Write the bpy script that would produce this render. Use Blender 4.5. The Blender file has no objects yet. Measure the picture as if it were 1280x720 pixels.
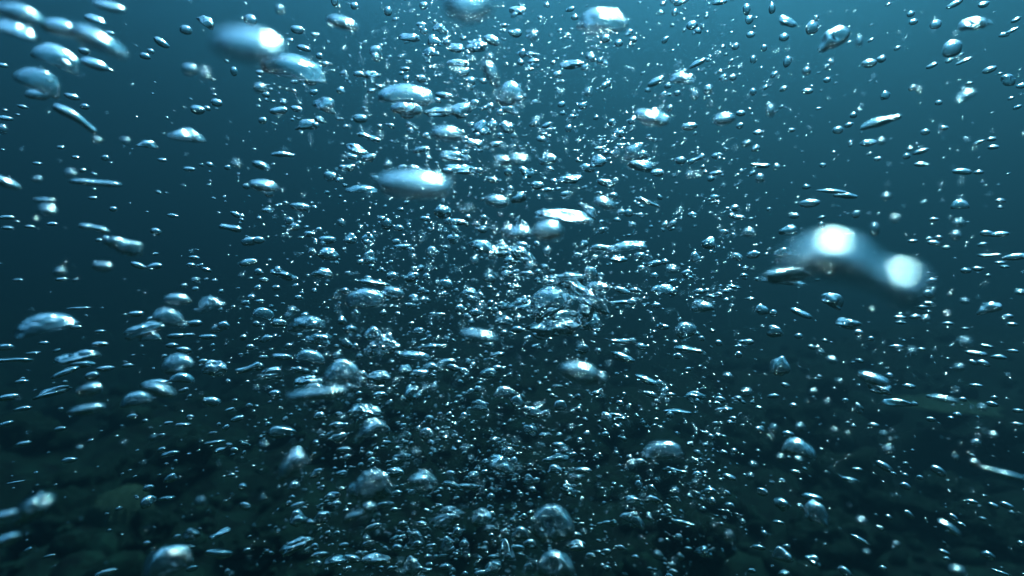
import bpy, math
import numpy as np
from mathutils import Vector, Matrix

# ------------------------------------------------------------------ camera, sky, sun, exposure
scene = bpy.context.scene
col = scene.collection
W, H = 1280.0, 720.0                       # the photograph's pixels
HFOV = math.radians(84)
FPX = (W / 2) / math.tan(HFOV / 2)
CAM = Vector((0.0, 0.0, 0.0))
PITCH = math.radians(-3.5)

cd = bpy.data.cameras.new('camera')
cam = bpy.data.objects.new('camera', cd)
col.objects.link(cam)
cam.location = CAM
cam.rotation_euler = (math.radians(90) + PITCH, 0, 0)
cd.sensor_width = 36
cd.lens = 18 / math.tan(HFOV / 2)
cd.clip_start = 0.01
cd.clip_end = 500
cd.dof.use_dof = True
cd.dof.focus_distance = 0.80
cd.dof.aperture_fstop = 2.2
scene.camera = cam
bpy.context.view_layer.update()
RC = Matrix.Rotation(math.radians(90) + PITCH, 3, 'X')

SUN_EL = math.radians(57)
SUN_AZ = math.radians(32)                  # to the right of straight ahead (+Y)
world = bpy.data.worlds.new('World')
scene.world = world
world.use_nodes = True
nt = world.node_tree
sky = nt.nodes.new('ShaderNodeTexSky')
sky.sky_type = 'NISHITA'
sky.sun_disc = False
sky.sun_elevation = SUN_EL
sky.sun_rotation = SUN_AZ
bg = nt.nodes['Background']
bg.inputs['Strength'].default_value = 0.15
nt.links.new(sky.outputs['Color'], bg.inputs['Color'])

sl = bpy.data.lights.new('sun', 'SUN')
sl.energy = 3.0
sl.angle = math.radians(24)                # the rippled surface overhead spreads the sun
sl.color = (1.0, 0.97, 0.92)
sun = bpy.data.objects.new('sun', sl)
col.objects.link(sun)
sd = Vector((math.sin(SUN_AZ) * math.cos(SUN_EL), math.cos(SUN_AZ) * math.cos(SUN_EL), math.sin(SUN_EL)))
sun.rotation_euler = sd.to_track_quat('Z', 'Y').to_euler()
sun.location = sd * 30

scene.view_settings.view_transform = 'Standard'
scene.view_settings.look = 'None'
scene.view_settings.exposure = 3.8
scene.view_settings.gamma = 1.0
cy = scene.cycles
cy.max_bounces = 14
cy.transmission_bounces = 12
cy.glossy_bounces = 8
cy.diffuse_bounces = 1
cy.volume_bounces = 0
cy.caustics_reflective = False
cy.caustics_refractive = False
cy.use_denoising = True
cy.sample_clamp_indirect = 12

rng = np.random.default_rng(11)

# ------------------------------------------------------------------ helpers
def ray(px, py):
    v = Vector(((px - W / 2) / FPX, -(py - H / 2) / FPX, -1.0))
    return RC @ v                           # length along the view axis is 1

def ico(sub):
    import bmesh
    bm = bmesh.new()
    bmesh.ops.create_icosphere(bm, subdivisions=sub, radius=1.0)
    bm.verts.ensure_lookup_table()
    v = np.array([p.co[:] for p in bm.verts])
    f = np.array([[q.index for q in p.verts] for p in bm.faces], dtype=np.int32)
    bm.free()
    return v, f

ICO = {k: ico(k) for k in (1, 2, 3, 4, 5)}

def make_mesh(name, v, f, mat):
    me = bpy.data.meshes.new(name)
    n = len(f)
    me.vertices.add(len(v))
    me.vertices.foreach_set('co', np.ascontiguousarray(v, dtype=np.float32).ravel())
    k = f.shape[1]
    me.loops.add(n * k)
    me.loops.foreach_set('vertex_index', np.ascontiguousarray(f, dtype=np.int32).ravel())
    me.polygons.add(n)
    me.polygons.foreach_set('loop_start', np.arange(0, n * k, k, dtype=np.int32))
    me.polygons.foreach_set('use_smooth', np.ones(n, dtype=bool))
    me.update(calc_edges=True)
    me.materials.append(mat)
    return me

def waves(p, r, freq, n=7):
    """smooth random field on the points p: a sum of n plane waves of about this frequency"""
    out = np.zeros(len(p))
    for _ in range(n):
        d = r.normal(size=3)
        d *= freq * r.uniform(0.6, 1.4) / np.linalg.norm(d)
        out += np.sin(p @ d + r.uniform(0, 6.283))
    return out / math.sqrt(n * 0.5)

# ------------------------------------------------------------------ materials
def material(name):
    m = bpy.data.materials.new(name)
    m.use_nodes = True
    return m, m.node_tree, m.node_tree.nodes['Principled BSDF']

def air_material():
    m = bpy.data.materials.new('air_in_water')
    m.use_nodes = True
    t = m.node_tree
    t.nodes.remove(t.nodes['Principled BSDF'])
    g = t.nodes.new('ShaderNodeBsdfGlass')
    g.inputs['IOR'].default_value = 0.75    # air seen from water
    g.inputs['Roughness'].default_value = 0.06
    t.links.new(g.outputs[0], t.nodes['Material Output'].inputs['Surface'])
    return m

AIR = air_material()

def rock_material(name, c0, c1, scale):
    m, t, b = material(name)
    n = t.nodes.new('ShaderNodeTexNoise'); n.inputs['Scale'].default_value = scale; n.inputs['Detail'].default_value = 9
    n.inputs['Roughness'].default_value = 0.65
    tc = t.nodes.new('ShaderNodeTexCoord')
    r = t.nodes.new('ShaderNodeValToRGB')
    r.color_ramp.elements[0].position = 0.38; r.color_ramp.elements[0].color = (*c0, 1)
    r.color_ramp.elements[1].position = 0.66; r.color_ramp.elements[1].color = (*c1, 1)
    bp = t.nodes.new('ShaderNodeBump'); bp.inputs['Strength'].default_value = 0.7; bp.inputs['Distance'].default_value = 0.05
    t.links.new(tc.outputs['Object'], n.inputs['Vector'])
    t.links.new(n.outputs['Fac'], r.inputs['Fac']); t.links.new(r.outputs['Color'], b.inputs['Base Color'])
    t.links.new(n.outputs['Fac'], bp.inputs['Height']); t.links.new(bp.outputs['Normal'], b.inputs['Normal'])
    b.inputs['Roughness'].default_value = 0.9
    b.inputs['Specular IOR Level'].default_value = 0.15
    return m

M_BED = rock_material('seabed_rubble', (0.001, 0.003, 0.002), (0.010, 0.032, 0.020), 7.0)
M_ROCK = rock_material('algae_rock', (0.002, 0.004, 0.003), (0.014, 0.046, 0.028), 11.0)
M_CORAL = rock_material('coral', (0.012, 0.024, 0.014), (0.12, 0.19, 0.12), 16.0)

# ------------------------------------------------------------------ the seabed
BED = -1.55
def bed_height(x, y):
    x = np.asarray(x, float); y = np.asarray(y, float)
    r = np.random.default_rng(5)
    p = np.stack([x, y, np.zeros_like(x)], -1).reshape(-1, 3)
    h = 0.16 * waves(p, r, 0.7) + 0.085 * waves(p, r, 1.9) + 0.065 * waves(p, r, 4.6, 11) + 0.035 * waves(p, r, 11, 15) + 0.012 * waves(p, r, 26, 17)
    h = h.reshape(x.shape)
    return BED + h + 0.0022 * np.clip(np.hypot(x, y) - 4, 0, 40) ** 2

def bed_grid():
    # rings that widen with distance, so the near bed is fine and the far bed is cheap
    rr = 0.3 * np.exp(np.linspace(0, math.log(62 / 0.3), 230))
    aa = np.linspace(0, 2 * math.pi, 361)[:-1]
    R, A = np.meshgrid(rr, aa, indexing='ij')
    X, Y = R * np.sin(A), R * np.cos(A)
    Z = bed_height(X, Y)
    v = np.stack([X, Y, Z], -1).reshape(-1, 3)
    na, nr = len(aa), len(rr)
    i, j = np.meshgrid(np.arange(nr - 1), np.arange(na), indexing='ij')
    j2 = (j + 1) % na
    f = np.stack([i * na + j, (i + 1) * na + j, (i + 1) * na + j2, i * na + j2], -1).reshape(-1, 4)
    c = len(v)
    v = np.vstack([v, [[0, 0, float(bed_height(0, 0))]]])
    tri = np.stack([np.full(na, c), np.full(na, c), np.arange(na), (np.arange(na) + 1) % na], -1)
    return v, f[:, ::-1], tri[:, 1:]
bv, bf, bt = bed_grid()
seabed = bpy.data.objects.new('seabed', make_mesh('seabed', bv[:-1], bf[:, ::-1], M_BED))
seabed['kind'] = 'structure'
seabed['label'] = 'dark rubble seabed fading into blue water'
col.objects.link(seabed)

def on_bed(px, py):
    d = ray(px, py)
    s = 0.5
    while s < 50:
        p = CAM + d * s
        if p.z <= float(bed_height(p.x, p.y)):
            break
        s += 0.02
    return p, s

def rock_mesh(name, sub, seed, amp, mat, sz=(1, 1, 1), lump=2.2, rib=0.0):
    r = np.random.default_rng(seed)
    v, f = ICO[sub]
    rad = 1 + amp * waves(v, r, lump) + 0.55 * amp * waves(v, r, lump * 2.4) + 0.3 * amp * waves(v, r, lump * 6, 10)
    if rib:
        rad = rad + rib * np.abs(np.sin(9 * np.arctan2(v[:, 1], v[:, 0]) + 2.0 * waves(v, r, 2.5)))
    return make_mesh(name, v * rad[:, None] * np.array(sz), f, mat)

def place_bed(name, me, px, py, wpx, label, cat, group, sink=0.35, zs=1.0):
    p, s = on_bed(px, py)
    o = bpy.data.objects.new(name, me)
    k = 0.5 * wpx * s / FPX
    o.scale = (k, k, k * zs)
    o.location = (p.x, p.y, float(bed_height(p.x, p.y)) + k * zs * (0.5 - sink))
    o.rotation_euler = (0, 0, (px * 7.13 + py) % 6.28)
    o['label'] = label; o['category'] = cat; o['group'] = group
    col.objects.link(o)
    return o

ROCKS = [rock_mesh('rock', 5, 40 + k, 0.20, M_ROCK, (1, 0.85, 0.75), 3.2) for k in range(5)]
rock_spots = [
    (100, 620, 90, 'lumpy dark rock left of the ribbed dome coral'),
    (140, 600, 70, 'rounded dark rock just behind the ribbed dome coral'),
    (235, 590, 95, 'dim rounded boulder up and right of the ribbed dome coral'),
    (70, 672, 100, 'dark low rock below the grey blurred bubble at the lower left'),
    (190, 672, 60, 'small dark stone in front of the ribbed dome coral'),
    (140, 680, 55, 'small dark stone at the foot of the ribbed dome coral'),
    (820, 585, 70, 'knobbly greenish rock under the bright-cornered hat bubble'),
    (790, 552, 60, 'faint rock behind the bright-cornered hat bubble'),
    (925, 565, 70, 'faint pale rock right of the bright-cornered hat bubble'),
    (1060, 632, 120, 'broad dim rock along the lower right of the seabed'),
    (1180, 640, 100, 'dim rock below the flat table coral'),
    (1040, 690, 110, 'dark rock at the bottom edge, right half'),
    (860, 690, 100, 'dark rock at the bottom edge, right of the two big hollow bubbles'),
    (720, 578, 60, 'greenish small rock behind the plume'),
    (1010, 555, 90, 'low faint rock left of the flat table coral'),
    (330, 690, 90, 'dark rock at the bottom edge right of the large lower-left hat bubble'),
    (1250, 690, 100, 'dark rock in the lower right corner'),
    (30, 560, 80, 'faint low rock at the left edge of the seabed'),
    (620, 600, 90, 'dark rock showing dimly through the plume'),
    (420, 570, 80, 'dark rock behind the blurred slanted bubble in the lower plume'),
]
for k, (x, y, w, lab) in enumerate(rock_spots):
    place_bed('rock', ROCKS[k % 5], x, y, w, lab, 'rock', 'rocks scattered on the seabed', sink=0.3, zs=0.85)

dome = rock_mesh('dome_coral', 5, 77, 0.06, M_CORAL, (1.05, 0.95, 1.0), 2.0, 0.13)
place_bed('dome_coral', dome, 150, 655, 62, 'ribbed greenish dome coral on the seabed at lower left', 'coral', 'corals on the seabed', sink=0.2)

def table_coral():
    v, f = ICO[4]
    r = np.random.default_rng(91)
    ang = np.arctan2(v[:, 1], v[:, 0])
    edge = 1 + 0.10 * np.sin(5 * ang + 1) + 0.06 * np.sin(11 * ang) + 0.04 * waves(v, r, 9)
    hor = np.hypot(v[:, 0], v[:, 1])
    out = v.copy()
    out[:, 0] *= edge * 1.15; out[:, 1] *= edge * 0.9
    stalk = np.clip((0.45 - hor) / 0.45, 0, 1)
    out[:, 2] = np.where(v[:, 2] > 0, 0.10 * v[:, 2] + 0.06 * hor ** 2, v[:, 2] * (0.07 + 0.55 * stalk ** 0.7) + 0.06 * hor ** 2)
    out[:, 2] += 0.03 * waves(v * np.array([1, 1, 0]), r, 7)
    return make_mesh('table_coral', out, f, M_CORAL)
tc_me = table_coral()
o = place_bed('table_coral', tc_me, 1183, 548, 95, 'flat pale green table coral on the seabed at the right', 'coral', 'corals on the seabed', sink=0.0)
o.location.z += 0.12

# loose rubble between the rocks, far too many stones to count
def rubble():
    r = np.random.default_rng(21)
    PV, PF, off = [], [], 0
    v0, f0 = ICO[2]
    bases = [v0 * (1 + 0.18 * waves(v0, r, 2.3) + 0.08 * waves(v0, r, 5))[:, None] for _ in range(12)]
    n = 2600
    rad = 1.2 * np.exp(r.uniform(0, math.log(11 / 1.2), n)); ang = r.uniform(-0.95, 0.95, n)
    X, Y = rad * np.sin(ang), rad * np.cos(ang)
    Z = bed_height(X, Y)
    for k in range(n):
        sz = min(0.022 * (1 - r.random()) ** -0.5, 0.12) * (0.6 + 0.12 * rad[k])
        a = r.uniform(0, 6.28)
        Rz = np.array([[math.cos(a), -math.sin(a), 0], [math.sin(a), math.cos(a), 0], [0, 0, 0.75]])
        PV.append(bases[k % 12] @ Rz.T * sz + np.array([X[k], Y[k], Z[k] + 0.2 * sz])); PF.append(f0 + off); off += len(v0)
    o = bpy.data.objects.new('rubble', make_mesh('rubble', np.vstack(PV), np.vstack(PF), M_ROCK))
    o['kind'] = 'stuff'; o['label'] = 'loose dark rubble strewn over the seabed'
    col.objects.link(o)
rubble()

# ------------------------------------------------------------------ bubbles read off the photograph
# per 320 x 240 tile, in tile pixels times three: x, y, width, height[, tilt clockwise in degrees, shape, distance along the view axis, landmark words]
E, C, I, N, F_ = 'smooth', 'hat', 'crumpled', 'worm', 'foam'
TILES = {}
TILES[(0, 0)] = [
    (75, 48, 165, 66, 8, E, .36, 'blurred pale bubble at the upper left corner'), (60, 112, 150, 56, 8, I, .40), (222, 100, 120, 66, -5, E, .44),
    (375, 155, 190, 72, 24, E, .34, 'bright blurred slanted bubble near the upper left corner'), (215, 210, 150, 84, 14, C, .48), (355, 240, 90, 42, 12, E, .55),
    (150, 300, 150, 90, 20, C, .48), (140, 355, 78, 40, 0, E, .55), (410, 25, 110, 40, 2, E, .45), (357, 70, 70, 30, 0, I, .6), (285, 442, 152, 44, 33, N, .55),
    (700, 505, 125, 50, 0, I, .52), (360, 685, 165, 28, 0, N, .55), (25, 685, 90, 40, 25, E, .5), (605, 160, 56, 30, 30, E, .7), (775, 80, 62, 40, 35, I, .8),
    (697, 112, 42, 34), (552, 540, 74, 36, 10, I, .7), (742, 412, 50, 34), (812, 385, 40, 28), (712, 262, 52, 44, 0, E, .45), (765, 275, 34, 36, 0, E, .3),
    (934, 168, 250, 118, 2, E, .22, 'large grey out-of-focus oval bubble at upper left'), (270, 362, 50, 24, 12), (710, 634, 40, 18), (608, 600, 30, 15), (20, 443, 50, 20),
    (265, 650, 36, 30, 0, E, .42), (315, 192, 36, 26), (940, 75, 45, 40), (878, 268, 25, 34), (365, 525, 30, 24, 0, E, .5), (470, 528, 30, 24, 0, E, .45), (545, 210, 36, 24), (566, 192, 24, 20),
    (10, 485, 30, 36, 0, E, .5), (410, 124, 36, 18), (140, 613, 30, 14), (228, 553, 26, 14), (284, 590, 28, 14), (408, 260, 34, 14, 20), (70, 284, 30, 16), (10, 245, 34, 18), (853, 628, 22, 18), (140, 670, 34, 22, 0, E, .5), (395, 592, 26, 22), (318, 400, 30, 22), (133, 205, 34, 22)]
TILES[(320, 0)] = [
    (145, 250, 222, 84, 4, C, .55, 'domed crescent bubble below the large grey out-of-focus oval'), (205, 302, 44, 34, 0, E, .6), (325, 85, 116, 46, 10, E, .48), (795, 22, 172, 116, 0, E, .25, 'large blurred white bubble cut by the top edge'),
    (565, 350, 195, 66, 0, C, .62, 'wide gliding bubble with a pointed left tail'), (565, 405, 110, 50, 0, I, .7), (155, 112, 46, 30), (180, 180, 50, 22, 10), (450, 192, 46, 40, 0, I), (262, 392, 84, 52, 20, I, .6), (85, 415, 62, 28, -8),
    (185, 468, 76, 38, -10, I), (390, 445, 52, 32), (100, 578, 76, 24, 0, N), (425, 515, 76, 24, 14, N), (380, 560, 82, 34, 20, I), (620, 560, 60, 22, -15), (20, 620, 62, 30, 18, E, .6),
    (30, 697, 100, 46, 8, E, .55), (590, 692, 262, 98, 4, E, .30, 'large pale blurred bubble left of the upper plume'), (395, 707, 112, 28, 0, C), (880, 275, 46, 88, -28, E, .42), (715, 500, 112, 50, 6, E, .40, 'blurred pale bubble in the upper plume'),
    (810, 535, 82, 34, 15, I), (745, 585, 104, 40, 10, I), (770, 635, 116, 34, 4, I), (760, 415, 90, 54, 0, I), (690, 420, 112, 34, 0, I), (885, 150, 62, 34, 20, E, .7),
    (830, 172, 84, 50, 0, F_), (690, 105, 56, 32, 0, I), (575, 140, 76, 30, 8, I), (620, 92, 36, 18), (665, 150, 46, 36, 0, I), (650, 195, 52, 32, 0, I), (750, 180, 64, 32, 0, I), (755, 235, 74, 26, 0, I), (780, 270, 42, 30),
    (805, 305, 36, 32), (705, 357, 62, 22, 5), (950, 352, 100, 84, 0, I, .6, 'bright white bubble at the head of the plume'), (940, 405, 70, 34, 10, I), (845, 475, 62, 46, 0, I), (887, 470, 36, 32), (940, 478, 52, 42, 0, I),
    (430, 280, 62, 28, 0, I), (385, 278, 36, 22), (495, 42, 28, 32), (370, 22, 30, 26), (628, 22, 30, 26), (620, 295, 36, 28), (278, 662, 42, 36, 0, I), (550, 630, 36, 24), (605, 632, 42, 18, 30),
    (425, 590, 48, 24, -15), (360, 588, 46, 20, 4), (568, 428, 52, 34), (930, 600, 62, 30, 10, E, .5), (890, 675, 42, 22, 12), (15, 330, 44, 36, 0, E, .5), (38, 355, 26, 22), (90, 35, 32, 34, 0, E, .5), (462, 325, 32, 16, 20), (820, 385, 34, 22), (878, 398, 32, 24), (898, 540, 40, 20), (780, 520, 30, 20), (260, 240, 28, 20), (355, 628, 32, 22, -40), (495, 620, 26, 34, 0, E, .5), (152, 408, 44, 22, 10), (720, 640, 40, 22), (945, 645, 30, 30), (560, 258, 36, 16), (295, 5, 26, 34), (238, 210, 26, 24), (15, 272, 28, 18)]
TILES[(640, 0)] = [
    (345, 80, 165, 88, 10, I, .45, 'grey crumpled bubble with a dark left wing near the top edge'), (265, 92, 50, 30, -20, E, .5), (525, 440, 124, 62, 6, I, .5, 'pale lumpy bubble with a dark left tip right of the plume'), (795, 445, 78, 42, -3, E, .48),
    (640, 292, 88, 44, 0, I, .6), (540, 305, 62, 26, -25), (695, 237, 62, 22, -25, N), (675, 95, 40, 32), (735, 335, 32, 32, 0, E, .55), (665, 474, 56, 28), (470, 570, 84, 60, 0, I, .6), (485, 620, 94, 42, 10, I),
    (545, 648, 46, 28), (690, 597, 64, 20, -25, N), (632, 602, 36, 28), (135, 595, 62, 38, -10, I), (25, 598, 82, 36, 0, E, .42), (50, 645, 54, 28, 35), (220, 670, 82, 36, 0, I), (350, 685, 62, 26, 14), (320, 605, 64, 44, -20, I),
    (285, 630, 48, 28, 15), (225, 242, 84, 32, -5, I), (930, 620, 64, 20, 8, N), (765, 650, 50, 18, -10), (930, 668, 32, 32, 0, E, .6), (915, 555, 28, 24), (770, 585, 40, 24), (20, 40, 62, 30, 0, I), (15, 125, 42, 30),
    (330, 228, 22, 24), (400, 500, 40, 26, 8), (110, 522, 36, 20, 10), (880, 35, 28, 40), (890, 75, 28, 30), (895, 130, 30, 22), (350, 145, 36, 28), (400, 162, 30, 24), (455, 148, 30, 20), (80, 135, 34, 36, 0, E, .42), (285, 345, 26, 30, 0, E, .45),
    (685, 355, 28, 32, 0, E, .42), (635, 8, 56, 20, -15), (778, 8, 52, 22), (905, 222, 24, 30), (265, 397, 30, 24), (95, 695, 46, 30), (325, 557, 36, 14), (410, 545, 36, 16), (38, 200, 24, 30), (68, 204, 26, 22), (80, 228, 42, 16, -8), (65, 258, 32, 12),
    (130, 470, 36, 18, -25), (212, 482, 24, 24), (375, 458, 26, 24), (838, 174, 26, 24), (904, 344, 24, 28), (858, 425, 34, 22), (945, 180, 22, 26), (620, 350, 24, 20), (828, 290, 26, 24), (610, 46, 22, 24), (922, 497, 32, 18), (130, 712, 38, 16), (585, 322, 26, 20), (235, 65, 26, 20), (345, 322, 24, 22)]
TILES[(960, 0)] = [
    (240, 148, 116, 72, -30, 'wing', .6, 'dark angular bubble near the upper right'), (775, 88, 112, 50, 0, I, .55, 'bright crumpled bubble at the upper right edge'), (690, 182, 62, 62, 0, C, .6), (740, 358, 66, 32, -25, E, .42, 'very bright small oval at the right edge'),
    (420, 455, 132, 40, -14, N, .6, 'dark sausage-shaped bubble with a bright top'), (75, 80, 68, 36, 22, I), (165, 103, 46, 50), (380, 238, 52, 32), (425, 222, 32, 26), (375, 535, 56, 28, -10, I), (830, 262, 46, 26, -15),
    (900, 300, 52, 44, 20, I), (950, 322, 34, 22), (572, 568, 52, 20, -15), (572, 616, 42, 20), (728, 642, 62, 26, 10), (790, 646, 32, 18), (262, 488, 36, 28), (590, 495, 30, 24), (628, 92, 38, 34), (545, 82, 30, 24), (535, 52, 26, 24),
    (808, 18, 36, 24), (700, 15, 58, 24, -20), (145, 265, 30, 30, 0, E, .6), (72, 232, 28, 40, 20), (148, 342, 38, 22), (885, 130, 34, 20), (917, 114, 42, 16, -20), (845, 552, 36, 18), (838, 522, 30, 18), (790, 533, 38, 14, -20),
    (440, 358, 32, 32, 0, I), (240, 716, 100, 20, 6, N), (10, 415, 30, 44, 0, E, .45), (660, 480, 28, 18), (60, 140, 34, 28), (222, 300, 26, 20), (735, 228, 56, 16, -20), (180, 68, 18, 24), (342, 155, 22, 40, 0, E, .5), (520, 585, 26, 24), (615, 246, 40, 18, -20), (88, 488, 26, 16), (930, 75, 34, 18, -20), (935, 402, 28, 16, -20), (485, 180, 24, 16, -25), (235, 232, 22, 22, 0, E, .5), (320, 432, 24, 22), (15, 30, 24, 40), (640, 385, 24, 20), (205, 620, 22, 18), (425, 530, 26, 24, 0, E, .5)]
TILES[(0, 240)] = [
    (168, 490, 205, 78, -14, C, .48, 'translucent hat-shaped bubble at the left, tail pointing down'), (465, 205, 134, 62, 18, I, .5), (385, 280, 66, 40, 8, E, .48, 'bright solid-looking oval at the left'), (355, 135, 98, 28, 14, N, .55), (540, 515, 130, 50, -18, I, .6), (562, 540, 72, 38, -5, C, .6),
    (665, 400, 88, 40, 8, E, .5), (635, 465, 104, 60, 22, C, .5), (785, 415, 98, 52, -15, I, .5), (665, 642, 104, 72, -10, C, .5), (815, 512, 50, 30, -20), (838, 500, 42, 32), (780, 543, 62, 22), (730, 492, 52, 26), (520, 275, 52, 24, 20), (580, 278, 50, 26, -10),
    (180, 68, 56, 40, 0, E, .36), (168, 30, 70, 20, 0, E, .5), (290, 618, 150, 44, -10, I, .6), (240, 628, 60, 40), (310, 645, 82, 30, 5), (245, 675, 94, 26, -20), (50, 630, 124, 22, 5, N), (20, 582, 56, 28), (805, 660, 84, 62, 0, I, .65), (685, 695, 84, 38, 12, C), (690, 592, 52, 26, 15),
    (510, 457, 52, 24), (375, 570, 52, 22), (295, 435, 78, 12), (935, 185, 56, 32, -5), (930, 265, 62, 28, -10), (865, 135, 74, 26, 8, N), (885, 85, 42, 20, 30), (585, 148, 38, 26, 15), (648, 88, 38, 16), (728, 246, 38, 16, 10), (775, 292, 34, 16, 20),
    (345, 690, 46, 34), (395, 662, 58, 22), (580, 715, 94, 30, 0, C), (225, 298, 44, 30, 0, E, .42), (232, 328, 42, 16), (930, 660, 84, 28, -15, N), (285, 507, 38, 18), (25, 95, 48, 18), (480, 650, 38, 16), (660, 540, 58, 22), (645, 575, 42, 20), (30, 135, 36, 16), (112, 130, 32, 14), (196, 119, 36, 16), (125, 603, 46, 12), (165, 566, 34, 14), (68, 329, 34, 12), (376, 523, 34, 14), (708, 535, 40, 12), (762, 635, 34, 20), (690, 352, 24, 20), (372, 180, 26, 16), (348, 22, 28, 14), (425, 64, 26, 20), (82, 710, 46, 18), (912, 545, 24, 22), (920, 415, 30, 18)]
TILES[(320, 240)] = [
    (410, 397, 134, 68, 0, C, .6, 'round-topped hat bubble left of the plume with an inner glow'), (515, 380, 74, 46, 10, E, .6), (270, 232, 78, 46, 5, I), (420, 244, 56, 50, 0, I), (420, 175, 48, 36), (100, 310, 88, 34, 15, I), (190, 492, 124, 58, 0, I, .6), (475, 565, 120, 90, 0, F_, .7, 'large bubbly lump with a lobed outline in the middle left plume'), (440, 530, 60, 50, 0, I),
    (325, 668, 134, 78, 0, C, .52, 'big domed bubble in the lower left plume'), (205, 615, 104, 48, 14, C), (840, 540, 134, 46, 10, E, .38, 'blurred grey oval in front of the plume centre'), (905, 35, 84, 42, 10, E, .48), (855, 205, 110, 46, 16, I, .75, 'long ragged bright bubble in the plume centre'), (930, 217, 70, 44, 0, I, .75),
    (800, 375, 62, 34, 0, I), (875, 325, 42, 30), (165, 55, 68, 30, 5), (145, 130, 36, 26), (125, 110, 30, 30), (85, 492, 58, 32, 10), (240, 550, 84, 44, 15, I), (265, 180, 62, 30), (250, 305, 74, 40, 15, I), (440, 340, 114, 26, 8, N), (512, 315, 42, 32), (585, 318, 54, 34, -20), (550, 205, 62, 22), (595, 612, 114, 32, 5, C), (650, 655, 62, 36, 0, I),
    (715, 640, 64, 30, -10), (742, 660, 50, 24, 20), (615, 680, 64, 32), (870, 680, 58, 38), (460, 697, 84, 52, 0, I), (60, 680, 74, 50, 0, I), (200, 705, 104, 40, 0, I), (930, 480, 54, 24, 10), (930, 430, 42, 26), (355, 515, 42, 28), (580, 425, 42, 22), (590, 395, 36, 24), (40, 68, 38, 16), (200, 158, 38, 22), (355, 172, 42, 38, 0, I), (710, 345, 52, 36, 0, I), (755, 112, 64, 24), (635, 100, 42, 18, 10),
    (660, 578, 104, 24, -5, N), (30, 455, 74, 40, 20, C), (945, 150, 42, 46, 0, E, .42), (850, 140, 32, 26), (640, 318, 28, 26), (905, 610, 52, 20, -10), (10, 180, 40, 28), (700, 75, 60, 50, 0, I), (490, 120, 36, 40), (535, 135, 36, 24), (740, 172, 46, 26), (660, 225, 40, 40), (10, 300, 30, 26), (30, 330, 34, 18), (15, 410, 32, 14), (40, 548, 50, 26, -10, I), (765, 440, 32, 36), (825, 452, 46, 30), (690, 458, 36, 14), (610, 520, 40, 24), (560, 670, 50, 44, 0, I), (400, 690, 40, 40), (940, 305, 40, 24), (10, 655, 36, 30), (100, 618, 70, 26, 8), (340, 570, 40, 30, 30), (322, 480, 34, 34, 0, I), (780, 672, 42, 24, 20), (905, 660, 36, 22)]
TILES[(640, 240)] = [
    (195, 88, 196, 46, 5, I, .6, 'long bright bubble over a dark blurred one right of the plume'), (135, 145, 104, 70, 0, E, .42, 'dark blurred round bubble right of the plume'), (285, 85, 50, 60, 0, I), (30, 152, 84, 48, 5, E, .40, 'solid white blurred bubble in the plume centre'),
    (320, 355, 84, 30, 5, I), (430, 202, 134, 36, -8, C, .65), (335, 208, 74, 26, 0, N), (400, 252, 64, 26, 5, I), (350, 42, 80, 38, 15, E, .46), (515, 40, 74, 18, 25, N), (255, 678, 144, 74, 14, E, .38, 'blurred bubble with two bright spots below the foam mass'), (332, 700, 44, 44, 0, E, .40),
    (715, 427, 78, 46, -5, I, .6), (650, 517, 72, 60, -35, C, .6), (660, 590, 98, 28, 5, N), (620, 615, 32, 22), (415, 620, 84, 32, 12, I), (410, 560, 74, 22, 0, N), (505, 705, 84, 28, 20), (565, 505, 48, 22), (738, 190, 52, 46, 0, I), (690, 243, 38, 38, 0, I), (565, 365, 84, 36, 0, I), (605, 374, 32, 28), (535, 268, 54, 24, -10), (600, 288, 46, 24, 0, E, .45), (890, 152, 44, 32, 10, E, .48),
    (415, 370, 64, 22, 20), (405, 412, 84, 16, 0, N), (460, 368, 42, 18), (485, 580, 36, 24, 15), (295, 300, 48, 40, 0, I), (885, 562, 40, 22), (845, 243, 38, 26, 30), (905, 235, 48, 28, -15), (850, 95, 42, 18), (677, 85, 34, 20), (25, 20, 54, 40, 0, I), (830, 355, 52, 14, 10), (745, 390, 36, 14, 10), (705, 372, 36, 20), (655, 303, 38, 24), (485, 285, 28, 18), (540, 425, 32, 20), (870, 312, 28, 16), (795, 150, 32, 20), (760, 20, 32, 22), (850, 610, 24, 24), (100, 540, 48, 24, 20), (265, 590, 42, 36), (20, 515, 44, 26), (380, 15, 30, 26), (437, 78, 30, 28), (295, 75, 36, 36), (245, 237, 26, 22), (940, 440, 44, 40, 0, I), (895, 400, 30, 12), (595, 130, 22, 30), (835, 60, 30, 24), (150, 340, 50, 18), (60, 305, 40, 20), (10, 355, 36, 18), (480, 240, 36, 26), (800, 372, 30, 16)]
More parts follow.
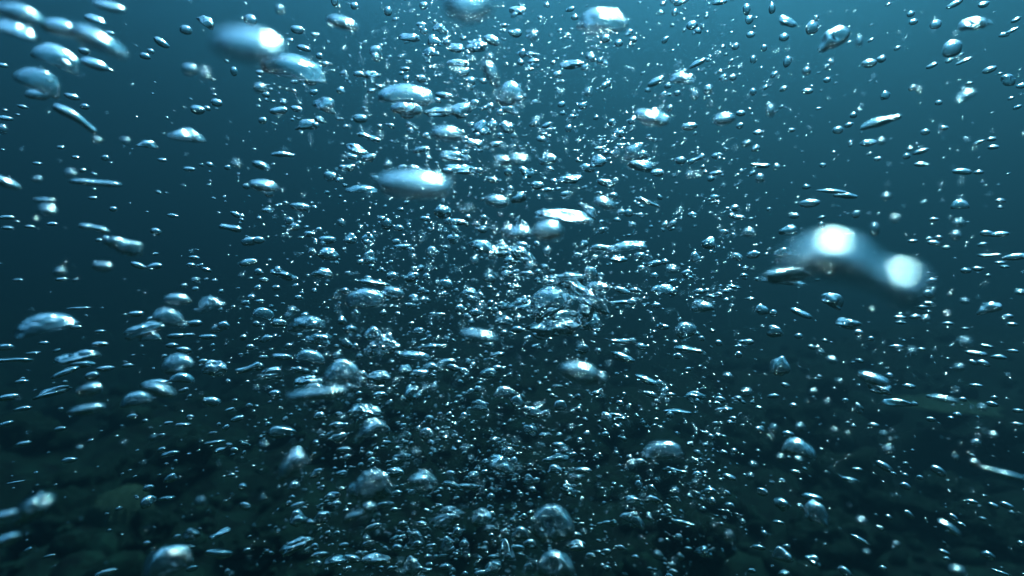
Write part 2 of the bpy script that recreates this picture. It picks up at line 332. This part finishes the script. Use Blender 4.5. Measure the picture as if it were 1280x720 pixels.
TILES[(960, 240)] = [
    (305, 292, 475, 258, 0, 'double', .15, 'huge out-of-focus double-lobed bubble at the right'), (60, 312, 170, 60, -6, I, .5, 'wrinkled translucent bubble behind the huge blurred one, to its left'), (60, 225, 64, 34, 0, I), (75, 335, 130, 28, 5, I),
    (240, 405, 78, 54, 20, I), (125, 455, 78, 26, 25), (300, 494, 84, 40, 10, I), (25, 522, 54, 46, 0, I), (45, 652, 66, 72, 0, I), (395, 702, 104, 48, 18, E, .52, 'bright hat-like bubble with a left spike, lower right'), (155, 42, 68, 32, -5), (290, 12, 78, 26, 8, N), (720, 45, 58, 36, 0, C), (820, 155, 42, 24), (868, 158, 58, 24, -5), (830, 237, 74, 16, -3, N), (930, 243, 68, 28, -10),
    (825, 434, 84, 44, -22, I), (780, 605, 68, 24, 5), (808, 642, 44, 24, 20), (865, 618, 52, 20), (675, 492, 36, 14), (600, 382, 42, 32, 20), (602, 418, 36, 18), (495, 470, 42, 18), (552, 468, 38, 20, -10), (498, 490, 36, 14), (622, 190, 42, 20, 10), (543, 184, 32, 14), (622, 102, 30, 14), (740, 562, 50, 34, 0, E, .36), (540, 600, 30, 32, 0, E, .38), (340, 528, 32, 24, 15), (705, 162, 34, 34, 0, E, .46),
    (330, 85, 28, 26, -40), (742, 295, 34, 22), (786, 288, 34, 20), (900, 466, 34, 18), (916, 496, 38, 18), (820, 578, 42, 16, 10), (75, 142, 62, 38, 0, I), (200, 122, 22, 20), (612, 332, 38, 18, -15), (715, 658, 36, 26, 0, E, .45), (480, 578, 48, 14, -5), (475, 100, 30, 24, 0, E, .4), (918, 596, 36, 16), (300, 150, 24, 18), (450, 290, 24, 16), (115, 540, 28, 20), (386, 550, 22, 20), (400, 140, 32, 50, 0, E, .5), (740, 512, 24, 12), (580, 432, 36, 18), (575, 590, 26, 16), (668, 208, 26, 16), (738, 408, 30, 20, 0, E, .5), (870, 265, 34, 14), (888, 280, 30, 14), (20, 455, 26, 28), (100, 90, 30, 20), (715, 115, 40, 30, 0, E, .45), (945, 375, 40, 22, 0, E, .5), (590, 475, 30, 24, 0, E, .5)]
TILES[(0, 480)] = [
    (125, 465, 150, 84, -28, I, .38, 'grey blurred bubble with a left tail at the lower left'), (20, 490, 110, 34, 0, E, .40), (25, 585, 96, 48, -12, E, .42), (598, 20, 118, 50, 22, E, .44, 'bright blurred slanted oval at the lower left'), (510, 53, 104, 54, -5, C, .6, 'ring-edged hat bubble beside the bright slanted oval'),
    (195, 30, 124, 36, -12, I), (335, 20, 84, 50, 0, I, .5), (327, 95, 118, 40, 0, E, .46, 'bright flat oval under the bright slanted one'), (30, 50, 66, 28), (85, 92, 58, 20), (795, 66, 62, 36, 18), (20, 150, 54, 20, -12), (88, 224, 52, 22), (225, 168, 42, 18), (260, 285, 52, 24), (638, 260, 62, 20, -5), (805, 218, 74, 16), (688, 152, 52, 16, 5), (890, 130, 48, 22, -12), (825, 248, 38, 20, -15),
    (640, 352, 48, 34, 0, I), (555, 440, 58, 42, -25, I), (557, 390, 38, 24, -10), (625, 428, 58, 18, 5), (918, 458, 42, 28, 25), (715, 562, 66, 46, 0, 'wing', .6), (625, 662, 172, 106, -8, C, .52, 'large wrinkled hat bubble at the lower left'), (820, 637, 94, 38, 15, N), (825, 560, 78, 26, -15, I), (398, 707, 78, 28), (720, 692, 42, 22), (868, 342, 26, 14), (910, 385, 32, 28), (495, 122, 32, 20), (550, 597, 28, 18), (608, 192, 24, 14), (185, 645, 40, 12), (105, 622, 30, 16, -20), (300, 240, 24, 18, 0, E, .5), (752, 440, 34, 32, 0, E, .42), (690, 22, 34, 18, -15), (720, 612, 24, 14), (878, 246, 24, 18), (632, 146, 30, 14), (853, 705, 22, 26), (545, 138, 20, 16), (935, 80, 24, 18), (880, 60, 20, 12), (860, 95, 36, 12, -15), (800, 182, 30, 10), (60, 368, 60, 10)]
TILES[(320, 480)] = [
    (230, 36, 204, 50, -3, E, .38, 'blurred flat oval in the lower left plume'), (220, 8, 64, 24, 0, E, .6), (95, 178, 98, 48, 5, I), (410, 100, 114, 54, 0, I), (430, 162, 104, 58, -20, I, .5), (575, 38, 54, 56, 0, I), (128, 300, 124, 78, -35, I, .44, 'blurred slanted grey bubble in the lower left plume'), (430, 385, 160, 120, 0, 'ribbed', .5, 'large ribbed bubble in the lower plume'), (625, 367, 104, 80, 0, I, .55),
    (640, 187, 52, 46), (705, 192, 42, 32, 0, I), (310, 200, 58, 36, -20, I), (308, 155, 42, 30), (920, 297, 104, 56, 15, I), (942, 250, 48, 30), (720, 500, 124, 74, -15, I, .6, 'wrinkled leaf-like bubble joined by a bright lump, low in the plume'), (847, 498, 72, 62, 0, I, .6), (390, 484, 120, 44, -22, I, .48), (425, 462, 52, 36, 0, E, .46), (160, 502, 62, 60, 0, I), (245, 502, 64, 50, 0, I), (150, 602, 114, 42, -20, I), (450, 656, 104, 44, 5, I), (360, 656, 64, 32, 15), (300, 660, 84, 36, 0, I), (240, 640, 64, 26), (585, 682, 62, 72, 0, I),
    (600, 582, 62, 60, 0, I), (715, 605, 52, 62, 0, I), (142, 382, 40, 32, 0, E, .55), (225, 335, 52, 32, -15, I), (545, 278, 64, 36, 0, I), (735, 378, 64, 26, 20), (420, 600, 42, 28), (440, 535, 58, 24, -15), (620, 525, 38, 24), (710, 685, 48, 24), (840, 80, 62, 40, 0, I), (930, 25, 74, 34, -8, C), (70, 35, 44, 26), (520, 330, 64, 36, 0, I), (290, 418, 52, 30, 0, I), (300, 450, 38, 26), (800, 385, 84, 24, 5), (890, 540, 32, 18, 15), (940, 620, 64, 72, 0, I), (890, 685, 64, 44, 0, I), (330, 245, 54, 20), (530, 408, 38, 22), (815, 340, 42, 26), (780, 598, 36, 26), (755, 555, 34, 34), (530, 615, 38, 28), (485, 450, 64, 20), (235, 120, 42, 28, -20), (320, 335, 42, 22), (845, 710, 54, 24), (155, 455, 52, 22, -10), (350, 12, 32, 30, 0, I), (465, 40, 50, 24), (455, 12, 50, 24), (780, 122, 28, 32), (650, 130, 36, 24), (490, 220, 36, 16), (570, 195, 26, 26), (160, 245, 30, 26), (45, 150, 24, 18), (425, 265, 26, 24), (220, 612, 30, 30), (550, 525, 34, 20), (605, 600, 44, 26), (330, 604, 40, 20), (655, 607, 36, 16), (700, 645, 34, 16), (880, 425, 30, 30), (640, 700, 40, 22), (505, 692, 28, 20), (760, 640, 30, 24), (890, 648, 40, 18), (935, 560, 40, 36, 0, I), (270, 560, 24, 20), (730, 335, 34, 22)]
TILES[(640, 480)] = [
    (150, 520, 152, 126, -10, C, .6, 'large hollow bubble with a bright rim, upper of two at the bottom centre'), (165, 678, 134, 96, 0, C, .55, 'large hollow bubble cut by the bottom edge at the centre'), (565, 247, 134, 66, -8, C, .52, 'bright-cornered hat bubble in the lower right centre'), (80, 110, 66, 46, 10, I), (20, 68, 50, 48, 0, I), (182, 80, 48, 40, 30, I), (68, 168, 52, 32, 0, I), (165, 278, 94, 36, 0, I), (162, 318, 54, 32, 0, I), (215, 398, 64, 40, 32, I),
    (455, 505, 94, 38, 20, C), (640, 520, 84, 22, 5, N), (620, 103, 94, 24, 0, N), (685, 45, 78, 34, -5, I), (585, 40, 54, 18, -5), (610, 324, 84, 22, 0, N), (265, 322, 64, 22), (720, 627, 64, 42, 10, I), (525, 432, 52, 36, -15, I), (450, 430, 52, 26, -10, I), (475, 382, 28, 38), (367, 520, 54, 18), (740, 400, 48, 24, -10), (695, 340, 36, 26), (815, 348, 48, 22, 10), (928, 170, 32, 20, 25), (880, 32, 38, 34, 0, E, .5), (795, 95, 64, 18, -10), (395, 122, 74, 26, 0, I), (355, 120, 40, 30, 0, I), (175, 228, 48, 20), (238, 565, 48, 22), (30, 560, 64, 50, 0, I), (20, 615, 54, 26), (240, 605, 74, 40, 0, I), (925, 612, 48, 20), (60, 360, 36, 42, 0, I), (5, 300, 34, 50), (750, 438, 28, 28), (815, 570, 30, 36, 0, E, .4), (815, 455, 36, 22), (940, 405, 36, 30), (295, 645, 38, 24), (170, 8, 38, 14), (520, 38, 48, 20, 15), (60, 690, 38, 38, 0, I), (780, 58, 36, 24), (390, 160, 34, 18), (625, 572, 28, 20), (70, 600, 54, 34, 0, I), (200, 565, 60, 30, -8), (150, 555, 30, 30), (405, 72, 28, 20, 15), (490, 145, 22, 18), (545, 68, 26, 20, 25), (580, 460, 26, 20), (545, 640, 30, 26, 0, E, .5), (605, 706, 36, 22), (900, 700, 30, 18), (795, 257, 28, 18, 10), (725, 228, 24, 16), (828, 130, 26, 18), (688, 290, 24, 20), (355, 628, 34, 22), (480, 290, 36, 22), (118, 192, 32, 20), (865, 518, 22, 22), (728, 184, 20, 14), (45, 498, 26, 24), (893, 345, 26, 24, 0, E, .5), (905, 302, 28, 24, 0, E, .48), (315, 34, 34, 20), (600, 678, 28, 18)]
TILES[(960, 480)] = [
    (118, 236, 114, 62, 5, C, .55, 'bright-topped hat bubble right of the lower right centre'), (75, 190, 42, 28), (480, 68, 104, 32, -5, I), (420, 15, 84, 46, 10, I), (660, 55, 94, 24, 8, E, .5), (340, 90, 32, 42, -30, I), (885, 335, 160, 32, 5, N, .44, 'long bright sausage bubble at the lower right edge'), (680, 538, 84, 32, 28, E, .5, 'bright slanted oval near the lower right corner'), (437, 308, 64, 30, 25), (638, 325, 54, 34, 25), (305, 357, 56, 18), (165, 425, 72, 30), (180, 480, 84, 86, 0, I, .6), (50, 450, 54, 50, 0, I),
    (515, 382, 38, 26, 18), (55, 637, 74, 52, 0, I), (172, 660, 60, 40, 30, I), (290, 705, 54, 34, 35), (345, 583, 68, 22, 20), (395, 155, 38, 20), (20, 45, 42, 18, -8), (840, 75, 40, 22), (895, 455, 44, 24, 15), (825, 642, 48, 34, 10), (710, 702, 56, 42, 0, E, .4), (935, 152, 38, 18), (950, 600, 30, 24, 25), (528, 488, 38, 22, 35), (40, 518, 42, 14), (452, 498, 26, 18, 15), (530, 8, 42, 20), (775, 295, 36, 28, 0, E, .48), (60, 710, 42, 26, 0, I), (660, 630, 38, 18, 10), (610, 132, 30, 20), (845, 192, 32, 28, 0, E, .45), (780, 5, 44, 16), (848, 52, 24, 18), (550, 75, 24, 16), (605, 46, 24, 14), (100, 330, 30, 18, 10), (320, 158, 20, 16), (95, 80, 28, 20), (515, 298, 20, 14), (450, 246, 36, 28, 0, E, .4), (120, 160, 30, 26, 0, E, .45), (20, 170, 28, 36, 0, E, .48), (685, 128, 22, 16), (335, 320, 34, 16), (570, 350, 24, 18), (780, 220, 34, 26, 0, E, .5), (68, 612, 30, 22), (480, 600, 26, 20, 0, E, .5), (370, 632, 28, 22, 0, E, .45), (670, 655, 26, 16), (430, 690, 28, 18), (845, 455, 36, 20, 15), (938, 100, 34, 18), (765, 440, 44, 18), (730, 58, 26, 18), (170, 30, 26, 24, 0, E, .45), (290, 62, 24, 18), (45, 275, 28, 24, 0, E, .48), (350, 515, 34, 30, 0, E, .4), (805, 505, 26, 16), (870, 705, 60, 14, 5), (725, 525, 30, 14, 10), (695, 500, 34, 24, 20)]

FOAM = [  # the foam mass in the plume, in photograph pixels
    (688, 376, 52, 34, -30, C, .75, 'left arch of the foam mass in the plume centre'), (735, 372, 60, 20, 40, I, .75, 'right arch of the foam mass in the plume centre'),
    (671, 388, 16, 22, 0, F_, .75), (701, 393, 38, 13, 0, C, .76), (692, 406, 66, 30, 0, F_, .8, 'ragged foam body under the two arches'), (732, 391, 20, 26, 10, F_, .76), (738, 403, 26, 20, 0, F_, .78),
    (708, 345, 40, 10, -4, N, .75), (687, 353, 18, 6, 0, E, .75), (747, 358, 28, 12, 5, I, .74), (652, 380, 32, 15, -5, I, .78), (630, 400, 22, 11, 0, I, .8), (738, 341, 13, 14, 0, I, .8), (628, 381, 13, 8, 0, I, .8), (712, 352, 34, 16, 0, F_, .82),
    (627, 312, 20, 19, 0, F_, .78), (647, 316, 24, 18, 10, F_, .77, 'bright white foam lump at the right end of the long ragged bubble'), (661, 324, 24, 15, 38, F_, .77), (640, 326, 20, 12, 5, F_, .8), (618, 318, 16, 12, 0, F_, .8), (655, 308, 18, 10, 20, I, .8)]
TILES[(0, 0)] += [(3 * q[0], 3 * q[1], 3 * q[2], 3 * q[3]) + tuple(q[4:]) for q in FOAM]

specs = []
for (x0, y0), rows in TILES.items():
    for row in rows:
        row = tuple(row) + (0, None, None, None)[len(row) - 4:] if len(row) < 8 else tuple(row)
        zx, zy, zw, zh, tilt, shape, dist, words = row
        specs.append(dict(x=x0 + zx / 3, y=y0 + zy / 3, w=zw / 3 * 1.13, h=zh / 3 * 1.13, tilt=tilt, shape=shape or E, dist=dist, words=words))

def bubble_points(sp, r, sub):
    """unit bubble in its own frame: x to the right, y away, z up"""
    v, f = ICO[sub]
    v = v.copy()
    s = sp['shape']
    if s == E:
        rad = 1 + 0.07 * waves(v, r, 1.8) + 0.025 * waves(v, r, 5)
        p = v * rad[:, None]
        p[:, 2] = np.where(p[:, 2] < 0, p[:, 2] * r.uniform(0.75, 1.0), p[:, 2])
        p[:, 2] += r.uniform(-0.12, 0.12) * (p[:, 0] ** 2 - 0.4)
    elif s == C:
        rad = 1 + 0.075 * waves(v, r, 2.0) + 0.035 * waves(v, r, 5.5) + 0.011 * waves(v, r, 14, 10)
        p = v * rad[:, None]
        hor = np.hypot(p[:, 0], p[:, 1])
        low = p[:, 2] < 0
        p[:, 2] = np.where(low, p[:, 2] * (0.42 if sp.get('w', 2) > 1.5 * sp.get('h', 1) else 0.8) + 0.22 * np.clip(1 - hor ** 2, 0, 1) * (-p[:, 2]), p[:, 2]) - 0.13 * min(max(sp.get('w', 2) / sp.get('h', 1) - 1.05, 0), 1) * hor ** 2
        p[:, 2] = np.where(p[:, 2] > 0, np.abs(p[:, 2]) ** 0.85, p[:, 2])
    elif s == N:
        prof = 1 + 0.18 * np.sin(v[:, 0] * r.uniform(2.5, 5) + r.uniform(0, 6)) + 0.05 * waves(v, r, 4)
        p = v.copy()
        prof *= 1.0 if sp.get('h', 1) < 0.24 * sp.get('w', 2) else np.minimum((1.04 - v[:, 0] ** 2) ** -0.3, 2.0)
        p[:, 1:] *= prof[:, None]
        p[:, 2] += r.uniform(-0.28, 0.14) * (p[:, 0] ** 2 - 0.4) + 0.09 * np.sin(3.2 * p[:, 0] + r.uniform(0, 6))
    elif s == 'double':
        p = v.copy()
        x = v[:, 0]
        st = lambda a, b: (lambda q: q * q * (3 - 2 * q))(np.clip((x - a) / (b - a), 0, 1))
        cs = 0.36 * np.exp(-((x + 0.35) / 0.6) ** 2) - 0.55 * st(0.0, 0.9)
        rs = 0.62 - 0.17 * np.exp(-((x - 0.38) / 0.24) ** 2) + 0.42 * st(0.5, 1.0)
        p[:, 1:] *= rs[:, None]
        p[:, 2] += cs
        p *= (1 + 0.02 * waves(v, r, 1.5))[:, None]
    elif s == 'ribbed':
        rad = 1 + 0.14 * waves(v, r, 2.2) + 0.05 * waves(v, r, 5)
        p = v * rad[:, None]
        p *= (1 + 0.035 * np.sin(15 * v[:, 0] + 5 * v[:, 2] + 1.5 * waves(v, r, 2)))[:, None]
    elif s == 'wing':
        rad = 1 + 0.15 * waves(v, r, 2.4) + 0.08 * waves(v, r, 6)
        p = v * rad[:, None]
        p[:, 2] = p[:, 2] * (0.35 + 0.65 * np.clip(0.5 + 0.5 * p[:, 0], 0, 1)) - 0.35 * np.abs(p[:, 0] - 0.1)
        p[:, 2] = np.sign(p[:, 2]) * np.abs(p[:, 2]) ** 0.9
    elif s == F_:
        rad = 0.85 + 0.16 * waves(v, r, 2.6) + 0.20 * np.abs(waves(v, r, 5.0)) + 0.09 * np.abs(waves(v, r, 11, 9))
        p = v * np.clip(rad, 0.3, 2)[:, None]
    else:
        rad = 1 + 0.20 * waves(v, r, 2.1) + 0.10 * waves(v, r, 4.6) + 0.045 * waves(v, r, 9) + 0.012 * waves(v, r, 17, 10)
        p = v * np.clip(rad, 0.35, 2)[:, None]
        hor = np.hypot(p[:, 0], p[:, 1])
        p[:, 2] = np.where(p[:, 2] < 0, p[:, 2] * r.uniform(0.55, 0.9), p[:, 2]) - r.uniform(0.0, 0.2) * hor ** 2
    # the traced width and height are those of the outline
    for k in (0, 2):
        lo, hi = p[:, k].min(), p[:, k].max()
        p[:, k] = (p[:, k] - (lo + hi) / 2) / ((hi - lo) / 2)
    return p, f

def bubble_frame(x, y, w, h, tilt, dist):
    d = ray(x, y)
    pos = CAM + d * dist
    fw = d.normalized()
    up = Vector((0, 0, 1))
    rt = fw.cross(up).normalized()
    u2 = rt.cross(fw).normalized()
    a = -math.radians(tilt)
    R1 = rt * math.cos(a) + u2 * math.sin(a)
    U1 = -rt * math.sin(a) + u2 * math.cos(a)
    c = 1.0 / d.length
    k = dist / FPX * math.sqrt(c)
    sx, sz = 0.5 * w * k, 0.5 * h * k
    sy = math.sqrt(sx * sz) * 0.6 + 0.4 * sx
    M = Matrix(((R1.x * sx, fw.x * sy, U1.x * sz, pos.x), (R1.y * sx, fw.y * sy, U1.y * sz, pos.y), (R1.z * sx, fw.z * sy, U1.z * sz, pos.z), (0, 0, 0, 1)))
    return M

for i, sp in enumerate(specs):
    sp['i'] = i
    if sp['dist'] is None:
        sp['dist'] = float(rng.uniform(0.66, 1.0))
    sp['area'] = sp['w'] * sp['h']
order = sorted(specs, key=lambda s: -(s['area'] + (1e6 if s['words'] else 0)))
singles, rest = order[:300], order[300:]

# what to call each one: its own words if it is a landmark, else its shape and where it lies from the nearest landmark
marks = [s for s in singles if s['words']]
ADJ = {E: 'smooth', C: 'hat-shaped', I: 'crumpled', N: 'worm-like', F_: 'foamy', 'wing': 'angular', 'ribbed': 'ribbed', 'double': 'double-lobed'}
def direction(dx, dy):
    a = math.degrees(math.atan2(-dy, dx)) % 360
    return ['right of', 'up and right of', 'above', 'up and left of', 'left of', 'down and left of', 'below', 'down and right of'][int(((a + 22.5) % 360) // 45)]
groups = {}
for s in singles:
    if s['words']:
        s['label'] = s['words'] if len(s['words'].split()) >= 4 else s['words'] + ' in the water'
        continue
    m = min(marks, key=lambda q: math.hypot(q['x'] - s['x'], q['y'] - s['y']))
    blur = 'blurred ' if s['dist'] < 0.47 else ''
    size = 'large ' if s['area'] > 900 else ('mid-sized ' if s['area'] > 330 else 'small ')
    key = (size + blur + ADJ[s['shape']] + ' bubble', direction(s['x'] - m['x'], s['y'] - m['y']), m['words'])
    groups.setdefault(key, []).append((math.hypot(s['x'] - m['x'], s['y'] - m['y']), s))
ORD = ['nearest', 'second', 'third', 'fourth', 'fifth', 'sixth', 'seventh', 'eighth', 'ninth', 'tenth', 'eleventh', 'twelfth']
for (what, where, mark), lst in groups.items():
    lst.sort(key=lambda q: q[0])
    for n, (_, s) in enumerate(lst):
        pre = '' if len(lst) == 1 else ORD[n] + ' '
        t = f'{pre}{what} {where} {mark}'.split()
        if len(t) > 16:
            t = [q for q in t if q not in ('the', 'a', 'with', 'and', 'at')][:16]
        s['label'] = ' '.join(t)

for s in singles:
    r = np.random.default_rng(1000 + s['i'])
    big = max(s['w'], s['h'])
    sub = 5 if big > 42 and s['shape'] != E else (4 if big > 22 else 3)
    p, f = bubble_points(s, r, sub)
    o = bpy.data.objects.new('bubble', make_mesh('bubble', p, f, AIR))
    o.matrix_world = bubble_frame(s['x'], s['y'], s['w'], s['h'], s['tilt'], s['dist'])
    o['label'] = s['label']; o['category'] = 'bubble'; o['group'] = 'air bubbles rising through the water'
    col.objects.link(o)

# ------------------------------------------------------------------ the countless small ones: one object
PV, PF, off = [], [], 0
def add_small(x, y, w, h, tilt, dist, shape, r, sub):
    global off
    p, f = bubble_points(dict(shape=shape, w=w, h=h), r, sub)
    M = np.array(bubble_frame(x, y, w, h, tilt, dist))
    PV.append(p @ M[:3, :3].T + M[:3, 3])
    PF.append(f + off)
    off += len(p)

for s in rest:
    r = np.random.default_rng(1000 + s['i'])
    add_small(s['x'], s['y'], s['w'], s['h'], s['tilt'], s['dist'], s['shape'], r, 3 if s['w'] > 10 else 2)

BLOBS = [  # where the fine bubbles crowd: x, y, spread x, spread y, weight
    (590, 430, 85, 190, 3.0), (550, 600, 150, 110, 2.8), (610, 250, 70, 110, 0.7), (560, 60, 90, 60, 0.7), (680, 640, 130, 90, 1.0),
    (440, 480, 120, 150, 1.1), (860, 480, 200, 200, 1.5), (1080, 540, 170, 150, 1.4), (1000, 120, 240, 120, 1.5), (1150, 300, 140, 170, 0.8),
    (740, 130, 140, 110, 0.9), (330, 330, 170, 170, 0.7), (180, 560, 150, 100, 0.35), (640, 360, 480, 280, 0.9), (240, 120, 180, 90, 0.3)]
wt = np.array([b[4] for b in BLOBS]); wt = wt / wt.sum()
n_small = 6300
hosts = [q for q in specs if 330 < q['x'] < 930 and q['dist'] > 0.55]
pick = rng.choice(len(BLOBS), n_small, p=wt)
for k in range(n_small):
    b = BLOBS[pick[k]]
    x = rng.normal(b[0], b[2]); y = rng.normal(b[1], b[3])
    if rng.random() < 0.38:
        q = hosts[rng.integers(len(hosts))]
        x = q['x'] + rng.normal(0, 0.9 * q['w'] + 4); y = q['y'] + rng.normal(0, 0.9 * q['h'] + 6)
    if not (-30 < x < W + 30 and -30 < y < H + 30):
        continue
    plume = pick[k] in (0, 1, 2, 3, 4, 5)
    u = rng.random()
    size = min(1.9 * (1 - u) ** -0.42, 8.5) if plume else min(2.5 * (1 - u) ** -0.40, 9)
    q = rng.random()
    if q < 0.62:
        dist = rng.uniform(0.62, 1.05)
    elif q < 0.80:
        dist = rng.uniform(1.05, 2.3); size = min(size, 4.5)
    else:
        dist = rng.uniform(0.36, 0.6); size = max(size * 1.2, 4)
    dx, dy = x - W / 2, y - H / 2
    rr = math.hypot(dx, dy) / 734
    el = 1 + 0.65 * rr * rng.uniform(0.5, 1.6) + 0.15 * abs(rng.normal())
    tl = math.degrees(math.atan2(dy, dx))
    tl = (tl + 90) % 180 - 90
    tl *= 0.75 if abs(tl) < 60 else 0.15
    add_small(x, y, size * math.sqrt(el), size / math.sqrt(el), tl + rng.normal(0, 9), dist, E if rng.random() < 0.9 else I, rng, 2 if size > 4.5 else 1)
for k in range(1500):   # mid-sized froth of the plume
    b = BLOBS[(0, 1, 1, 5, 5, 4, 2, 11, 12, 6)[rng.integers(10)]]
    x, y = rng.normal(b[0], b[2]), rng.normal(b[1], b[3])
    if rng.random() < 0.5:
        q = hosts[rng.integers(len(hosts))]
        x = q['x'] + rng.normal(0, 0.8 * q['w'] + 3); y = q['y'] + rng.normal(0, 0.8 * q['h'] + 4)
    if -20 < x < W + 20 and -20 < y < H + 20:
        w = min(4.5 * (1 - rng.random()) ** -0.33, 11)
        add_small(x, y, w, w * rng.uniform(0.45, 0.85), rng.normal(0, 14), rng.uniform(0.62, 1.1), (I, I, C, E)[rng.integers(4)], rng, 2)
small = bpy.data.objects.new('fine_bubbles', make_mesh('fine_bubbles', np.vstack(PV), np.vstack(PF), AIR))
small['kind'] = 'stuff'
small['label'] = 'thousands of tiny silvery bubbles filling the water'
col.objects.link(small)

# ------------------------------------------------------------------ the sea water, as an even haze
def haze_box():
    x0, x1, y0, y1, z0, z1 = -70, 70, -70, 70, -4.5, 14.8
    v = np.array([[x, y, z] for x in (x0, x1) for y in (y0, y1) for z in (z0, z1)], float)
    f = np.array([[0, 1, 3, 2], [4, 6, 7, 5], [0, 4, 5, 1], [2, 3, 7, 6], [0, 2, 6, 4], [1, 5, 7, 3]])
    m = bpy.data.materials.new('sea_water')
    m.use_nodes = True
    t = m.node_tree
    t.nodes.remove(t.nodes['Principled BSDF'])
    pv = t.nodes.new('ShaderNodeVolumePrincipled')
    pv.inputs['Color'].default_value = (0.0287, 0.0707, 0.0967, 1)
    pv.inputs['Absorption Color'].default_value = (0.1477, 0.3012, 0.3356, 1)
    pv.inputs['Density'].default_value = 0.30
    pv.inputs['Anisotropy'].default_value = 0.55
    t.links.new(pv.outputs[0], t.nodes['Material Output'].inputs['Volume'])
    me = make_mesh('haze', v, f, m)
    o = bpy.data.objects.new('haze', me)
    o['kind'] = 'stuff'
    o['label'] = 'blue-green sea water that dims the distance'
    col.objects.link(o)
haze_box()
